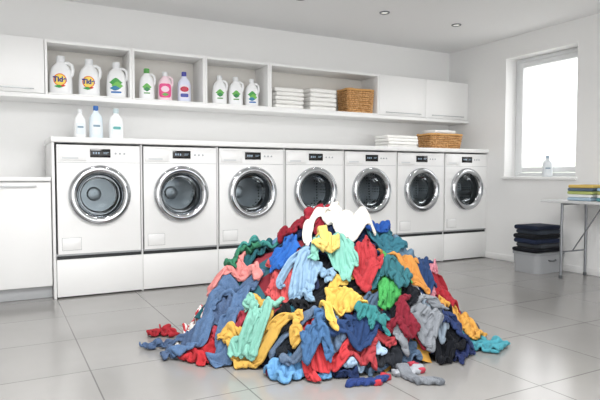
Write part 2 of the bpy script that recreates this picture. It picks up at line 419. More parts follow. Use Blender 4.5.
        patch(0, h * .21, w * .2, h * .02, P('58a04c'), .001, 'label_band', a, 'rect')
    elif style == 'pink':
        a = patch(0, h * .35, w * .41, h * .24, P('e5508c'), .001, shape='rect'); patch(0, h * .40, w * .28, h * .10, P('f7d5e3'), .002, 'label_centre', a)
        patch(0, h * .22, w * .26, h * .06, P('67a84b'), .002, 'label_leaf', a, 'leaf')
    elif style == 'purple':
        a = patch(0, h * .34, w * .40, h * .22, P('e8e4f0'), .001, shape='rect'); patch(0, h * .42, w * .32, h * .09, P('c22d4a'), .002, 'label_centre', a)
        patch(0, h * .22, w * .3, h * .06, P('4750a8'), .002, 'label_band', a, 'rect')
    elif style == 'grey':
        a = patch(0, h * .34, w * .36, h * .2, P('dfe6ea'), .001, shape='rect'); patch(0, h * .40, w * .25, h * .03, P('7d97a8'), .002, 'label_band', a, 'rect')
    elif style == 'teal':
        a = patch(0, h * .34, w * .36, h * .2, P('e3eded'), .001, shape='rect'); patch(0, h * .38, w * .26, h * .045, P('5aa6a4'), .002, 'label_band', a, 'rect')
    return t
capW = mat('cap_white', '#eceef0', .35); capB = mat('cap_blue', '#2f67b1', .35); capG = mat('cap_green', '#5aa552', .35); capPu = mat('cap_violet', '#4b4fa8', .35); capT = mat('cap_teal', '#c9dade', .35)
g1 = 'laundry bottles on the open shelves'
ys = 5.14
for px, h, w, cap, st, lab in [
    (63, .325, .18, capW, 'bullseye', 'large white detergent jug with orange round label, leftmost on the shelf'),
    (91, .32, .175, capW, 'bullseye', 'large white detergent jug with orange round label, between another orange-labelled jug and the green one'),
    (118, .315, .17, capW, 'green', 'large white detergent jug with broad green label in the first shelf unit')]:
    bottle(lab, x_at(px, ys), ys, ZSH, h, w, .1, cap, st, g1, rz=-.25)
bottle('white bottle with green cap and green label beside the pink one', x_at(148, ys), ys, ZSH, .285, .135, .085, capG, 'smallgreen', g1, rz=-.2)
bottle('blush bottle with white cap and pink label', x_at(166, ys), ys, ZSH, .27, .13, .08, capW, 'pink', g1, rz=-.2, bodycol=mat('blush_plastic', '#f5d9e2', .3))
bottle('slim pale bottle with violet cap and red and blue label', x_at(185, ys), ys, ZSH, .285, .12, .08, capPu, 'purple', g1, rz=-.2, sec=BOT, handle=False, bodycol=mat('pale_violet_plastic', '#dfe3f6', .3))
for px, lab in ((220, 'slim white jug with small green label, left of its trio'), (236, 'slim white jug with small green label, middle of its trio')):
    bottle(lab, x_at(px, ys), ys, ZSH, .28, .14, .085, capW, 'smallgreen', g1, rz=-.2)
bottle('slim white jug with broader green label beside the shelf divider, right of its trio', x_at(252, ys), ys, ZSH, .275, .135, .085, capW, 'green', g1, rz=-.2)
g2 = 'bottles on the worktop'
yw = 4.98; ZW = 1.2725
bottle('plain white bottle on the worktop, left of the blue-capped one', x_at(81, yw), yw, ZW, .25, .095, .075, capW, 'grey', g2, sec=BOT, handle=False)
bottle('pale blue bottle with blue cap on the worktop', x_at(97, yw), yw, ZW, .285, .11, .08, capB, 'grey', g2, sec=BOT, handle=False, bodycol=mat('pale_blue_plastic', '#dfeaf2', .25))
bottle('white bottle with teal label on the worktop, right of the blue-capped one', x_at(117, yw), yw, ZW, .27, .12, .08, capT, 'teal', g2, sec=BOT, handle=False)
bottle('small white bottle standing on the window sill', XR + .045, 3.93, WZ0 + .0005, .225, .10, .075, mat('cap_pale', '#9fb2c0', .35), 'grey', None, rz=-PI / 2 + .8, sec=BOT, handle=False, bodycol=mat('sill_plastic', '#e6ebef', .25), name='bottle')

# ------------------------------------------------------------------ folded textiles
def desat(c, k):
    l = .3 * c[0] + .59 * c[1] + .11 * c[2]; return tuple(x + (l - x) * k for x in c[:3])
def cloth_mat(name, hexc, kind='plain', hex2=None):
    if name in MC: return MC[name]
    m = bpy.data.materials.new(name); m.use_nodes = True; nt = m.node_tree; b = nt.nodes['Principled BSDF']; L = nt.links.new
    col = desat(lin(hexc), .12); uv = nt.nodes.new('ShaderNodeTexCoord')
    n = nt.nodes.new('ShaderNodeTexNoise'); n.inputs['Scale'].default_value = 9; n.inputs['Detail'].default_value = 5; L(uv.outputs['Object'], n.inputs['Vector'])
    mx = nt.nodes.new('ShaderNodeMixRGB'); k = .4 if kind == 'denim' else .14
    mx.inputs[1].default_value = tuple(c * (1 - k) for c in col[:3]) + (1,); mx.inputs[2].default_value = tuple(min(1, c * (1 + k)) for c in col[:3]) + (1,)
    L(n.outputs['Fac'], mx.inputs[0]); out = mx.outputs[0]
    if kind == 'stripe':
        wv = nt.nodes.new('ShaderNodeTexWave'); wv.bands_direction = 'Y'; wv.inputs['Scale'].default_value = 9; L(uv.outputs['UV'], wv.inputs['Vector'])
        r = nt.nodes.new('ShaderNodeValToRGB'); r.color_ramp.interpolation = 'CONSTANT'; r.color_ramp.elements[1].position = .5; r.color_ramp.elements[0].color = (0, 0, 0, 1)
        L(wv.outputs['Color'], r.inputs[0]); m2 = nt.nodes.new('ShaderNodeMixRGB'); L(r.outputs[0], m2.inputs[0]); L(out, m2.inputs[1]); m2.inputs[2].default_value = lin(hex2 or '#f2f0ee'); out = m2.outputs[0]
    if kind == 'denim':
        wv = nt.nodes.new('ShaderNodeTexNoise'); wv.inputs['Scale'].default_value = 120; L(uv.outputs['UV'], wv.inputs['Vector'])
        m2 = nt.nodes.new('ShaderNodeMixRGB'); m2.blend_type = 'SCREEN'; m2.inputs[0].default_value = .12; L(out, m2.inputs[1]); L(wv.outputs['Fac'], m2.inputs[2]); out = m2.outputs[0]
    L(out, b.inputs['Base Color']); b.inputs['Roughness'].default_value = .92; b.inputs['Specular IOR Level'].default_value = .12
    b.inputs['Sheen Weight'].default_value = .05
    n2 = nt.nodes.new('ShaderNodeTexNoise'); n2.inputs['Scale'].default_value = 16; n2.inputs['Detail'].default_value = 3; n2.inputs['Distortion'].default_value = 1.2; L(uv.outputs['UV'], n2.inputs['Vector'])
    bp = nt.nodes.new('ShaderNodeBump'); bp.inputs['Strength'].default_value = .6; bp.inputs['Distance'].default_value = .014; L(n2.outputs['Fac'], bp.inputs['Height'])
    if kind == 'knit':
        w2 = nt.nodes.new('ShaderNodeTexWave'); w2.inputs['Scale'].default_value = 40; L(uv.outputs['UV'], w2.inputs['Vector'])
        b2 = nt.nodes.new('ShaderNodeBump'); b2.inputs['Strength'].default_value = .6; b2.inputs['Distance'].default_value = .003; L(w2.outputs['Fac'], b2.inputs['Height']); L(bp.outputs[0], b2.inputs['Normal']); L(b2.outputs[0], b.inputs['Normal'])
    else: L(bp.outputs[0], b.inputs['Normal'])
    MC[name] = m; return m
def folded(name, label, cat, x, y, z, w, d, h, m, group, rz=0, layers=2, seed=0):
    rnd = random.Random(seed); bm = bmesh.new(); r = h / layers / 2 * 1.03
    for l in range(layers):
        zc = h / layers * (l + .5); prof = []
        dd = d / 2 - r - rnd.random() * .008
        def sq(a): s_ = math.sin(a); return math.copysign(abs(s_) ** .6, s_)
        for k in range(9): a = PI / 2 + PI * k / 8; prof.append((-dd + r * math.cos(a), r * sq(a)))
        for k in range(9): a = -PI / 2 + PI * k / 8; prof.append((dd + r * math.cos(a), r * sq(a)))
        e = min(.014, w * .06)
        secs = [(-w / 2, .45), (-w / 2 + e * .12, .7), (-w / 2 + e * .4, .9), (-w / 2 + e, 1)] + [(-w / 2 + e + (w - 2 * e) * q / 8, 1) for q in range(1, 8)] + [(w / 2 - e, 1), (w / 2 - e * .4, .9), (w / 2 - e * .12, .7), (w / 2, .45)]
        R = []; ph = rnd.random() * 6
        for (xx, s) in secs:
            sag = .004 * math.sin(xx * 19 + ph)
            R.append([bm.verts.new((xx, p[0] * (1 - (1 - s) * .06) + sag, zc + p[1] * s * (.95 + .05 * math.sin(xx * 30 + p[0] * 24 + ph)))) for p in prof])
        for A, B in zip(R, R[1:]):
            for k in range(18): bm.faces.new((A[k], A[(k + 1) % 18], B[(k + 1) % 18], B[k]))
        bm.faces.new(R[0]); bm.faces.new(R[-1])
    o = finish(name, bm, m, None, angle=70); o.location = (x, y, z); o.rotation_euler = (0, 0, rz)
    tag(o, label, cat, group); return o
TOW = mat('towel_white', '#f6f5f2', .95, noise=.03, bump=.5, bscale=120)
def stack(x, y, z, n, w, d, h, where, group, m=TOW, seed=0):
    pos = {5: ['bottom', 'second from bottom', 'middle', 'second from top', 'top'], 4: ['bottom', 'second from bottom', 'second from top', 'top'], 2: ['lower', 'upper']}[n]
    rnd = random.Random(seed)
    for k in range(n):
        folded('folded_towel', 'white folded towel, %s of %s' % (pos[k], where), 'towel', x + rnd.uniform(-.003, .003), y + rnd.uniform(-.006, .006), z + k * h, w + rnd.uniform(-.012, .0), d, h, m, group, rnd.uniform(-.02, .02), 1, seed * 10 + k)
yt = 5.17
stack((x_at(273, 5.06) + x_at(305, 5.06)) / 2 + .02, yt, ZSH, 5, .325, .2, .042, 'the left towel stack on the open shelf', 'white towels on the open shelf', seed=1)
stack((x_at(307, 5.06) + x_at(338, 5.06)) / 2 + .02, yt, ZSH, 5, .325, .2, .046, 'the right towel stack on the open shelf', 'white towels on the open shelf', seed=2)
stack((x_at(382, 4.85) + x_at(421, 4.85)) / 2 + .01, 4.97, ZW, 4, .42, .25, .034, 'the stack on the worktop', 'white towels on the worktop', seed=3)

# ------------------------------------------------------------------ wicker baskets
def wicker(name, c1, c2):
    m = bpy.data.materials.new(name); m.use_nodes = True; nt = m.node_tree; b = nt.nodes['Principled BSDF']; L = nt.links.new
    tc = nt.nodes.new('ShaderNodeTexCoord'); ck = nt.nodes.new('ShaderNodeTexNoise'); ck.inputs['Scale'].default_value = 50; ck.inputs['Detail'].default_value = 1
    L(tc.outputs['Object'], ck.inputs['Vector']); r = nt.nodes.new('ShaderNodeValToRGB'); r.color_ramp.elements[0].position = .40; r.color_ramp.elements[1].position = .60
    r.color_ramp.elements[0].color = lin(c1); r.color_ramp.elements[1].color = lin(c2); L(ck.outputs['Fac'], r.inputs[0]); L(r.outputs[0], b.inputs['Base Color']); b.inputs['Roughness'].default_value = .6; return m
WICK = wicker('wicker', '#bf8a50', '#e0b27c'); WICK2 = mat('wicker_rim', '#dba868', .6, noise=.1, nscale=60)
def basket(label, x, y, z, w, d, h, rz=0, flare=.08, sq=.3):
    t = thing('wicker_basket', label, 'basket', (x, y, z), rz, 'wicker baskets')
    def per(s, zz, off=0, N=96):
        pts = []; W_, D_ = w / 2 * s + off, d / 2 * s + off
        for k in range(N):
            a = 2 * PI * k / N; c, q = math.cos(a), math.sin(a)
            pts.append((math.copysign(abs(c) ** sq, c) * W_, math.copysign(abs(q) ** sq, q) * D_, zz))
        return pts
    bm = bmesh.new(); rows = int(h / .021)
    for i in range(rows):
        zz = .011 + i * (h - .018) / rows; s = 1 - flare + flare * i / rows
        pts = per(s, zz); out = []
        for k, p in enumerate(pts):
            o = .006 * math.sin(PI * (k / 3 + i) + PI / 4); l = math.hypot(p[0], p[1]); out.append((p[0] * (1 + o / l), p[1] * (1 + o / l), zz))
        tube(bm, out, .0095, 6, closed=True)
    base = per(1 - flare, .004); top = per(1, h - .004)
    for k in range(0, 96, 6): tube(bm, [base[k], top[k]], .004, 5)
    finish('weave', bm, WICK, t)
    bm = bmesh.new(); pts = per(1.01, h)
    tube(bm, [(p[0], p[1], h + .003 * math.sin(k * 1.3)) for k, p in enumerate(pts)], .012, 8, closed=True)
    finish('rim', bm, WICK2, t)
    bm = bmesh.new(); b0 = per(1 - flare, .005); vs = [bm.verts.new(p) for p in b0]; bm.faces.new(vs); finish('base', bm, WICK2, t)
    bm = bmesh.new(); i0 = per(1 - flare, .006, -.008); i1 = per(1, h - .004, -.010); A = [bm.verts.new(p) for p in i0]; B = [bm.verts.new(p) for p in i1]
    for k in range(96): bm.faces.new((A[k], A[(k + 1) % 96], B[(k + 1) % 96], B[k]))
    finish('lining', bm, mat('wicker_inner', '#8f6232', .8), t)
    return t
xb = (x_at(339, 5.08) + x_at(373, 5.08)) / 2
basket('tall wicker basket on the open shelf right of the towels', xb + .045, 5.17, ZSH, .34, .23, .25, sq=.2)
xb = (x_at(420, 4.85) + x_at(461, 4.85)) / 2 + .08
basket('low wicker basket on the worktop holding white towels', xb, 4.97, ZW, .47, .29, .165, flare=.11, sq=.26)
for k in range(2):
    folded('folded_towel', 'white folded towel in the worktop basket, ' + ('lower one' if k == 0 else 'upper one'), 'towel', xb - .01 * k, 4.97, ZW + .13 + k * .045, .37 - .05 * k, .22, .045, TOW, 'white towels in the basket', .03 * k, 1, 50 + k)

# ------------------------------------------------------------------ folding table, right
TL = mat('table_top', '#d4d5d6', .4); LEG = mat('table_leg', '#8d9094', .35, .8)
tb = thing('folding_table', 'grey folding table with thin metal legs against the window wall', 'table', (4.8, 2.85, 0))
boxes('tabletop', [(-.265, .225, -.72, .72, .715, .74)], TL, tb, bev=.006)
for yy in (.56, -.56):
    bm = bmesh.new(); tube(bm, [(-.16, yy, .70), (-.165, yy, .5), (-.165, yy, .012)], .0125, 10); lg = finish('leg', bm, LEG, tb)
    bm = bmesh.new(); tube(bm, [(.19, yy, .70), (.195, yy, .5), (.195, yy, .012)], .0125, 10); finish('leg', bm, LEG, tb)
    bm = bmesh.new(); tube(bm, [(-.165, yy, .25), (.195, yy, .25)], .008, 8); finish('crossbar', bm, LEG, tb)
    bm = bmesh.new(); tube(bm, [(-.17, yy, .703), (.2, yy, .703)], .011, 8); finish('crossbar', bm, LEG, tb)
    s = -1 if yy > 0 else 1
    bm = bmesh.new(); tube(bm, [(.0, yy, .25), (.0, yy + s * .3, .705)], .006, 8); finish('brace', bm, LEG, tb)
    for xx in (-.165, .195):
        bm = bmesh.new(); lathe(bm, [(0, 0), (.016, 0), (.017, .02), (.014, .03)], 16, 'z', (xx, yy, 0)); finish('foot_cap', bm, RUBBER, tb)
cols = [('pale blue', '#a9c4d8'), ('white', '#eef0ee'), ('lime green', '#b9c46a'), ('grey navy', '#5c6e80'), ('mustard yellow', '#e0bd58'), ('pale grey', '#d5d8d6')]
for k, (nm, hx) in enumerate(cols[:5]):
    folded('folded_shirt', nm + ' folded shirt in the left stack on the folding table', 'folded clothes', 4.76 + .006 * (k % 2), 3.22, .7405 + k * .029, .31 - .012 * (k % 3), .25, .029, cloth_mat('fold_' + nm, hx), 'clothes folded on the table', .03 * (k - 2), 1, 70 + k)
for k, (nm, hx) in enumerate([('teal', '#5a9ca3'), ('white', '#eef0ee'), ('olive', '#a9ae62'), ('sky blue', '#9fc4df')]):
    folded('folded_shirt', nm + ' folded shirt in the right stack on the folding table', 'folded clothes', 4.77, 2.93, .7405 + k * .03, .31, .26, .03, cloth_mat('fold_' + nm, hx), 'clothes folded on the table', .03 * (k - 2), 1, 80 + k)

# grey box
BXX, BXY = 4.815, 3.80
bx0 = thing('storage_box', 'grey fabric storage box on the floor under the folded dark clothes', 'box', (BXX, BXY, 0), 0)
def tub(name, w, d, h, t, m, parent, z0=0, fl=.94):
    bm = bmesh.new()
    def rr(w_, d_, z, N=40):
        return [bm.verts.new((math.copysign(abs(math.cos(a)) ** .3, math.cos(a)) * w_ / 2, math.copysign(abs(math.sin(a)) ** .3, math.sin(a)) * d_ / 2, z)) for a in [2 * PI * k / N + .01 for k in range(N)]]
    R = [rr(w * fl, d * fl, z0), rr(w, d, z0 + h), rr(w - 2 * t, d - 2 * t, z0 + h), rr(w * fl - 2 * t, d * fl - 2 * t, z0 + t)]
    for A, B in zip(R, R[1:]):
        for k in range(40): bm.faces.new((A[k], A[(k + 1) % 40], B[(k + 1) % 40], B[k]))
    bm.faces.new(R[0]); bm.faces.new(R[3]); return finish(name, bm, m, parent)
BOXM = mat('box_grey', '#a3a5a8', .8, bump=.2); 
tub('body', .43, .32, .2, .008, BOXM, bx0)
tub('rim', .445, .335, .022, .014, mat('box_rim', '#8f9295', .7), bx0, .18, 1)
boxes('lid', [(-.2, .2, -.145, .145, .19, .2)], BOXM, bx0, bev=.003)
bm = bmesh.new(); tube(bm, [(-.05, -.158, .13), (-.045, -.17, .125), (0, -.174, .12), (.045, -.17, .125), (.05, -.158, .13)], .007, 8); finish('handle', bm, mat('box_handle', '#5c5f62', .7), bx0)
dk = [('black', '#1c1e24'), ('charcoal', '#43474d'), ('navy', '#222c44'), ('deep black', '#1b1d22'), ('dark slate', '#3d444f'), ('midnight blue', '#20273a')]
pp = ['lowest', 'second from bottom', 'third from bottom', 'third from top', 'second from top', 'topmost']
z = .2025
for k, (nm, hx) in enumerate(dk):
    hh = .045
    folded('folded_garment', '%s folded garment on the grey box, %s of the stack' % (nm, pp[k]), 'folded clothes', BXX - .012 + .014 * math.sin(k * 2.1), BXY + .008 * math.cos(k * 1.7), z, .40 - .03 * ((k * 2) % 3), .29, hh, cloth_mat('dark_' + str(k), hx), 'dark folded clothes on the grey box', .06 * math.sin(k * 1.9), 1, 90 + k); z += hh

# ------------------------------------------------------------------ the heap of clothes (draped one by one over a height field)
CX, CY = .17 * RV[0] + 3.42 * FV[0], .17 * RV[1] + 3.42 * FV[1]; G = .01; NG = 360; OX, OY = CX - 1.8, CY - 1.8
gx, gy = np.meshgrid(OX + np.arange(NG) * G, OY + np.arange(NG) * G, indexing='ij')
lat = (gx - CX) * RV[0] + (gy - CY) * RV[1]; fw = (gx - CX) * FV[0] + (gy - CY) * FV[1]
rr_ = np.sqrt((lat / .98) ** 2 + (fw / .86) ** 2)
lump = sum(np.sin(gx * a + gy * b + c) for a, b, c in [(18, 9, 1), (-11, 21, 2), (25, -14, 4), (7, 30, .4)]) * .013
rp = np.sqrt((lat - .06) ** 2 + (fw + .02) ** 2)
Hf = .86 * (1 - np.clip(rr_, 0, 1) ** 1.62) - .18 + lump + .035 * np.exp(-(rp / .16) ** 2)
Hf[(rr_ >= 1) | (Hf < 0)] = 0
bm = bmesh.new(); st = 3; idx = {}
for i in range(0, NG, st):
    for j in range(0, NG, st):
        if Hf[i, j] > 0: idx[(i, j)] = bm.verts.new((gx[i, j], gy[i, j], max(.0, Hf[i, j] - .012)))
for (i, j) in list(idx):
    q = [(i, j), (i + st, j), (i + st, j + st), (i, j + st)]
    if all(k in idx for k in q): bm.faces.new([idx[k] for k in q])
def core_mat():
    m = bpy.data.materials.new('mixed_cloth'); m.use_nodes = True; nt = m.node_tree; b = nt.nodes['Principled BSDF']; L = nt.links.new
    tc = nt.nodes.new('ShaderNodeTexCoord'); v = nt.nodes.new('ShaderNodeTexVoronoi'); v.inputs['Scale'].default_value = 6; L(tc.outputs['Object'], v.inputs['Vector'])
    s = nt.nodes.new('ShaderNodeSeparateColor'); L(v.outputs['Color'], s.inputs[0]); r = nt.nodes.new('ShaderNodeValToRGB'); r.color_ramp.interpolation = 'CONSTANT'
    cs = ['#1d2a44', '#7a1f2b', '#2c5f6b', '#20242a', '#b98a3a', '#35507a', '#8c2f3a']
    e = r.color_ramp.elements; e[0].color = lin(cs[0]); e[1].position = 1 / 7; e[1].color = lin(cs[1])
    for k in range(2, 7): el = e.new(k / 7); el.color = lin(cs[k])
    L(s.outputs[0], r.inputs[0]); L(r.outputs[0], b.inputs['Base Color']); b.inputs['Roughness'].default_value = .9; return m
core = finish('buried_laundry', bm, core_mat()); tag(core, 'tangled clothes buried inside the big laundry heap', 'clothes', None, 'stuff')
GA = .0155
def pattern(kind, s):
    a = GA; tags = {}
    def sp(k, m, ax, mid):
        r = np.arange(m.shape[ax]).reshape((-1, 1) if ax == 0 else (1, -1)); tags[k + '|a'] = m & (r < mid); tags[k + '|b'] = m & (r >= mid)
    if kind in ('tee', 'shirt'):
        tw, Lh = .46 * s, .58 * s; sl, sh = (.14 * s, .19 * s) if kind == 'tee' else (.30 * s, .16 * s)
        nt_ = max(6, 2 * round(tw / a / 2)); ns = max(2, round(sl / a)); ny = round(Lh / a); nh = max(3, round(sh / a)); nx = nt_ + 2 * ns
        cell = np.zeros((nx, ny), bool); cell[ns:ns + nt_, :] = True; cell[:, ny - nh:] = True
        X, Y = np.meshgrid((np.arange(nx + 1) - nx / 2) * a, (np.arange(ny + 1) - ny / 2) * a, indexing='ij')
        out = np.clip(np.abs(X) - nt_ * a / 2, 0, None); Y = Y - out * .45
        rn = .1 * s; f = np.clip(1 - (ny - np.arange(ny + 1)) / 8, 0, 1)[None, :]
        Y = Y - np.where(np.abs(X) < rn, .075 * s * (1 - (X / rn) ** 2), 0) * f
        ci = np.arange(nx)[:, None]; cj = np.arange(ny)[None, :]; xc = (ci + .5 - nx / 2) * a
        tags['collar'] = cell & (cj == ny - 1) & (np.abs(xc) < rn + a); sp('cuff', cell & ((ci < 1) | (ci >= nx - 1)), 0, nx // 2); tags['hem'] = cell & (cj == 0)
    elif kind in ('pants', 'shorts'):
        w_, Lh, cr = (.42 * s, .88 * s, .30 * s) if kind == 'pants' else (.42 * s, .46 * s, .24 * s)
        nx = 2 * round(w_ / a / 2) + 1; ny = round(Lh / a); nc = round(cr / a); cell = np.ones((nx, ny), bool); cell[nx // 2, :ny - nc] = False
        X, Y = np.meshgrid((np.arange(nx + 1) - nx / 2) * a, (np.arange(ny + 1) - ny / 2) * a, indexing='ij')
        f = np.clip((ny - nc - np.arange(ny + 1)) / (ny - nc), 0, 1)[None, :]; X = X + np.sign(X) * f * .05 * s
        ci = np.arange(nx)[:, None]; cj = np.arange(ny)[None, :]
        tags['waistband'] = cell & (cj >= ny - 2); sp('hem', cell & (cj == 0), 0, nx // 2)
        pk = cell & (cj >= ny - 12) & (cj < ny - 4) & (np.abs(np.abs(ci - nx / 2 + .5) - nx * .25) < nx * .15); sp('pocket', pk, 0, nx // 2)
    elif kind == 'sock':
        a = .014; nx, ny = 14, 20; cell = np.zeros((nx, ny), bool); cell[:6, :] = True; cell[:, :6] = True
        X, Y = np.meshgrid((np.arange(nx + 1) - nx / 2) * a, (np.arange(ny + 1) - ny / 2) * a, indexing='ij')
        X = X * s; Y = Y * s
        ci = np.arange(nx)[:, None]; cj = np.arange(ny)[None, :]
        tags['toe'] = cell & (ci >= nx - 4); tags['heel'] = cell & (ci < 3) & (cj < 4); tags['cuff'] = cell & (cj >= ny - 3)
    else:
        nx, ny = round(.46 * s / a), round(.72 * s / a); cell = np.ones((nx, ny), bool)
        X, Y = np.meshgrid((np.arange(nx + 1) - nx / 2) * a, (np.arange(ny + 1) - ny / 2) * a, indexing='ij')
        ci = np.arange(nx)[:, None]; cj = np.arange(ny)[None, :]
        sp('hem', cell & ((cj == 0) | (cj == ny - 1)), 1, ny // 2)
    return X, Y, cell, tags

def box3(A):
    P = np.pad(A, 1, mode='edge'); return (P[:-2, :-2] + P[1:-1, :-2] + P[2:, :-2] + P[:-2, 1:-1] + P[1:-1, 1:-1] + P[2:, 1:-1] + P[:-2, 2:] + P[1:-1, 2:] + P[2:, 2:]) / 9
def hit(px, py):
    d = ray(px, py)
    for i in range(700):
        t = 1.4 + i * .008; p = np.array([0, 0, CH]) + d * t
        ii, jj = int((p[0] - OX) / G), int((p[1] - OY) / G)
        h = Hf[ii, jj] if 0 <= ii < NG and 0 <= jj < NG else 0
        if p[2] <= h:
            if h == 0 and t > 3.45: break
            return p[0], p[1]
    p = np.array([0, 0, CH]) + d * 3.42
    return p[0], p[1]
GC = [0]
def garment(kind, name, label, cat, pos, ang, s, comp, hexc, mk='plain', trim=None, hex2=None, fold=None, thick=.0075, compx=None, tuck=1.0):
    global Hf
    GC[0] += 1; seed = GC[0]; rs = np.random.RandomState(seed * 13 + 1)
    if kind != 'sock': comp = comp * 1.08; compx = compx * 1.08 if compx else None
    X0, Y0, cell, tags = pattern(kind, s); nx, ny = cell.shape; n1, n2 = nx + 1, ny + 1
    used = np.zeros((n1, n2), bool)
    for di in (0, 1):
        for dj in (0, 1): used[di:di + nx, dj:dj + ny] |= cell
    rest = np.stack([X0.ravel(), Y0.ravel()], 1)
    I, J = np.nonzero(cell); groups = []
    E = {'h': set(), 'v': set(), 'd': set(), 'e': set()}
    for i, j in zip(I, J):
        E['h'].update({(i, j), (i, j + 1)}); E['v'].update({(i, j), (i + 1, j)}); E['d'].add((i, j)); E['e'].add((i, j))
    def grp(lst, di, dj, oi, oj, par, k):
        if not lst: return
        A = np.array(sorted(lst)); m = par(A)
        for v in np.unique(m):
            B = A[m == v]; ia = (B[:, 0] + oi) * n2 + B[:, 1] + oj; ib = (B[:, 0] + di) * n2 + B[:, 1] + dj
            groups.append((ia, ib, np.linalg.norm(rest[ia] - rest[ib], axis=1), k))
    grp(E['h'], 1, 0, 0, 0, lambda A: A[:, 0] % 2, .9); grp(E['v'], 0, 1, 0, 0, lambda A: A[:, 1] % 2, .9)
    grp(E['d'], 1, 1, 0, 0, lambda A: A[:, 0] % 2, .35); grp(E['e'], 0, 1, 1, 0, lambda A: A[:, 0] % 2, .35)
    bh = [(i, j) for (i, j) in E['h'] if (i + 1, j) in E['h']]; bv = [(i, j) for (i, j) in E['v'] if (i, j + 1) in E['v']]
    grp(bh, 2, 0, 0, 0, lambda A: (A[:, 0] % 4) // 2, .26); grp(bv, 0, 2, 0, 0, lambda A: (A[:, 1] % 4) // 2, .26)
    cx, cy = hit(*pos) if pos[0] > 10 else (CX + (RV * pos[0] + FV * pos[1])[0], CY + (RV * pos[0] + FV * pos[1])[1])
    an = math.radians(ang); dn = -FV * math.cos(an) + RV * math.sin(an); sd = np.array([-dn[1], dn[0], 0])
    compx = compx or comp
    full = np.zeros((n1 + 1, n2 + 1), bool); full[1:-1, 1:-1] = cell
    inner = full[:-1, :-1] & full[1:, :-1] & full[:-1, 1:] & full[1:, 1:]
    D = np.zeros((n1, n2)); cur = inner.copy()
    for q in range(7):
        D += cur; Pd = np.pad(cur, 1); cur = cur & Pd[:-2, 1:-1] & Pd[2:, 1:-1] & Pd[1:-1, :-2] & Pd[1:-1, 2:]
    Ds = box3(box3(D)); di_, dj_ = np.gradient(Ds); nn = np.sqrt(di_ ** 2 + dj_ ** 2) + 1e-4
    K = 3.0; uu, vv_ = X0, Y0
    tn = .5 + .5 * np.sin(uu * 14 + rs.rand() * 6) * np.sin(vv_ * 12 + rs.rand() * 6) + .25 * np.sin(uu * 5 + vv_ * 7 + rs.rand() * 6)
    tn = np.clip((tn - .12) * 3, 0, 1) * tuck * (0 if kind == 'sock' else 1)
    sh = np.clip(2 * K - 2 * D, 0, None) * (D < K) * tn
    a0 = GA
    u = (X0 * compx + di_ / nn * sh * a0 * .75).ravel(); v = (-(Y0 * comp + dj_ / nn * sh * a0 * .75)).ravel()
    puff = (np.clip(D, 0, 4) / 4 * .032 * tn).ravel() if kind != 'sock' else 0
    p1, p2, p3, p4 = rs.rand(4) * 6
    bend = rs.uniform(-1, 1)
    u0, v0 = u.copy(), v.copy()
    u = u0 + .045 * np.sin(v0 * 10 + p1) + .004 * np.sin(v0 * 27 + p3) + bend * v0 * v0 * 1.1; v = v0 + .036 * np.sin(u0 * 11 + p2) + .004 * np.sin(u0 * 25 + p4)
    P = np.zeros((len(rest), 3)); ox = sd[0] * u + dn[0] * v; oy = sd[1] * u + dn[1] * v
    Hb = Hf
    for q in range(8): Hb = box3(Hb)
    ic, jc = int((cx - OX) / G), int((cy - OY) / G); w_ = 8
    sx = (Hb[ic + w_, jc] - Hb[ic - w_, jc]) / (2 * w_ * G); sy = (Hb[ic, jc + w_] - Hb[ic, jc - w_]) / (2 * w_ * G); sl = math.hypot(sx, sy)
    if sl > .05:
        ex_, ey_ = sx / sl, sy / sl; f_ = 1 / math.sqrt(1 + sl * sl) - 1; al = ox * ex_ + oy * ey_
        ox = ox + al * f_ * ex_; oy = oy + al * f_ * ey_
    P[:, 0] = cx + ox; P[:, 1] = cy + oy
    TG = P[:, :2].copy()
    Hs = box3(Hf); Gx, Gy = np.gradient(box3(box3(Hs)), G); Gx = np.clip(Gx, -1.2, 1.2); Gy = np.clip(Gy, -1.2, 1.2)
    def samp(A, Q):
        fx = np.clip((Q[:, 0] - OX) / G, 0, NG - 2.001); fy = np.clip((Q[:, 1] - OY) / G, 0, NG - 2.001); i = fx.astype(int); j = fy.astype(int); fx -= i; fy -= j
        return A[i, j] * (1 - fx) * (1 - fy) + A[i + 1, j] * fx * (1 - fy) + A[i, j + 1] * (1 - fx) * fy + A[i + 1, j + 1] * fx * fy
    lam = fold or rs.uniform(.075, .125)
    th = rs.normal(0, .35) if compx < comp * .8 else (PI / 2 + rs.normal(0, .3) if compx > comp * 1.25 else rs.rand() * PI)
    def wave(th, lam, wp):
        p = u * math.cos(th) + v * math.sin(th); q = -u * math.sin(th) + v * math.cos(th)
        return np.sin(2 * PI * (p / lam) + wp * np.sin(2 * PI * q / .25 + rs.rand() * 6) + .9 * np.sin(2 * PI * q / .13 + rs.rand() * 6) + rs.rand() * 6)
    A1 = lam * .29 * (1 if kind != 'sock' else .25)
    z0 = A1 * .85 * wave(th, lam, 1.3) + A1 * .35 * wave(th + 1.3, lam * 1.7, 1.0) + rs.normal(0, .0012, len(u))
    P[:, 2] = samp(Hs, P) + np.clip(A1 * .9 + z0, 0, None) + .008 + puff
    Q = P.copy(); T = .008 if kind != 'sock' else .012
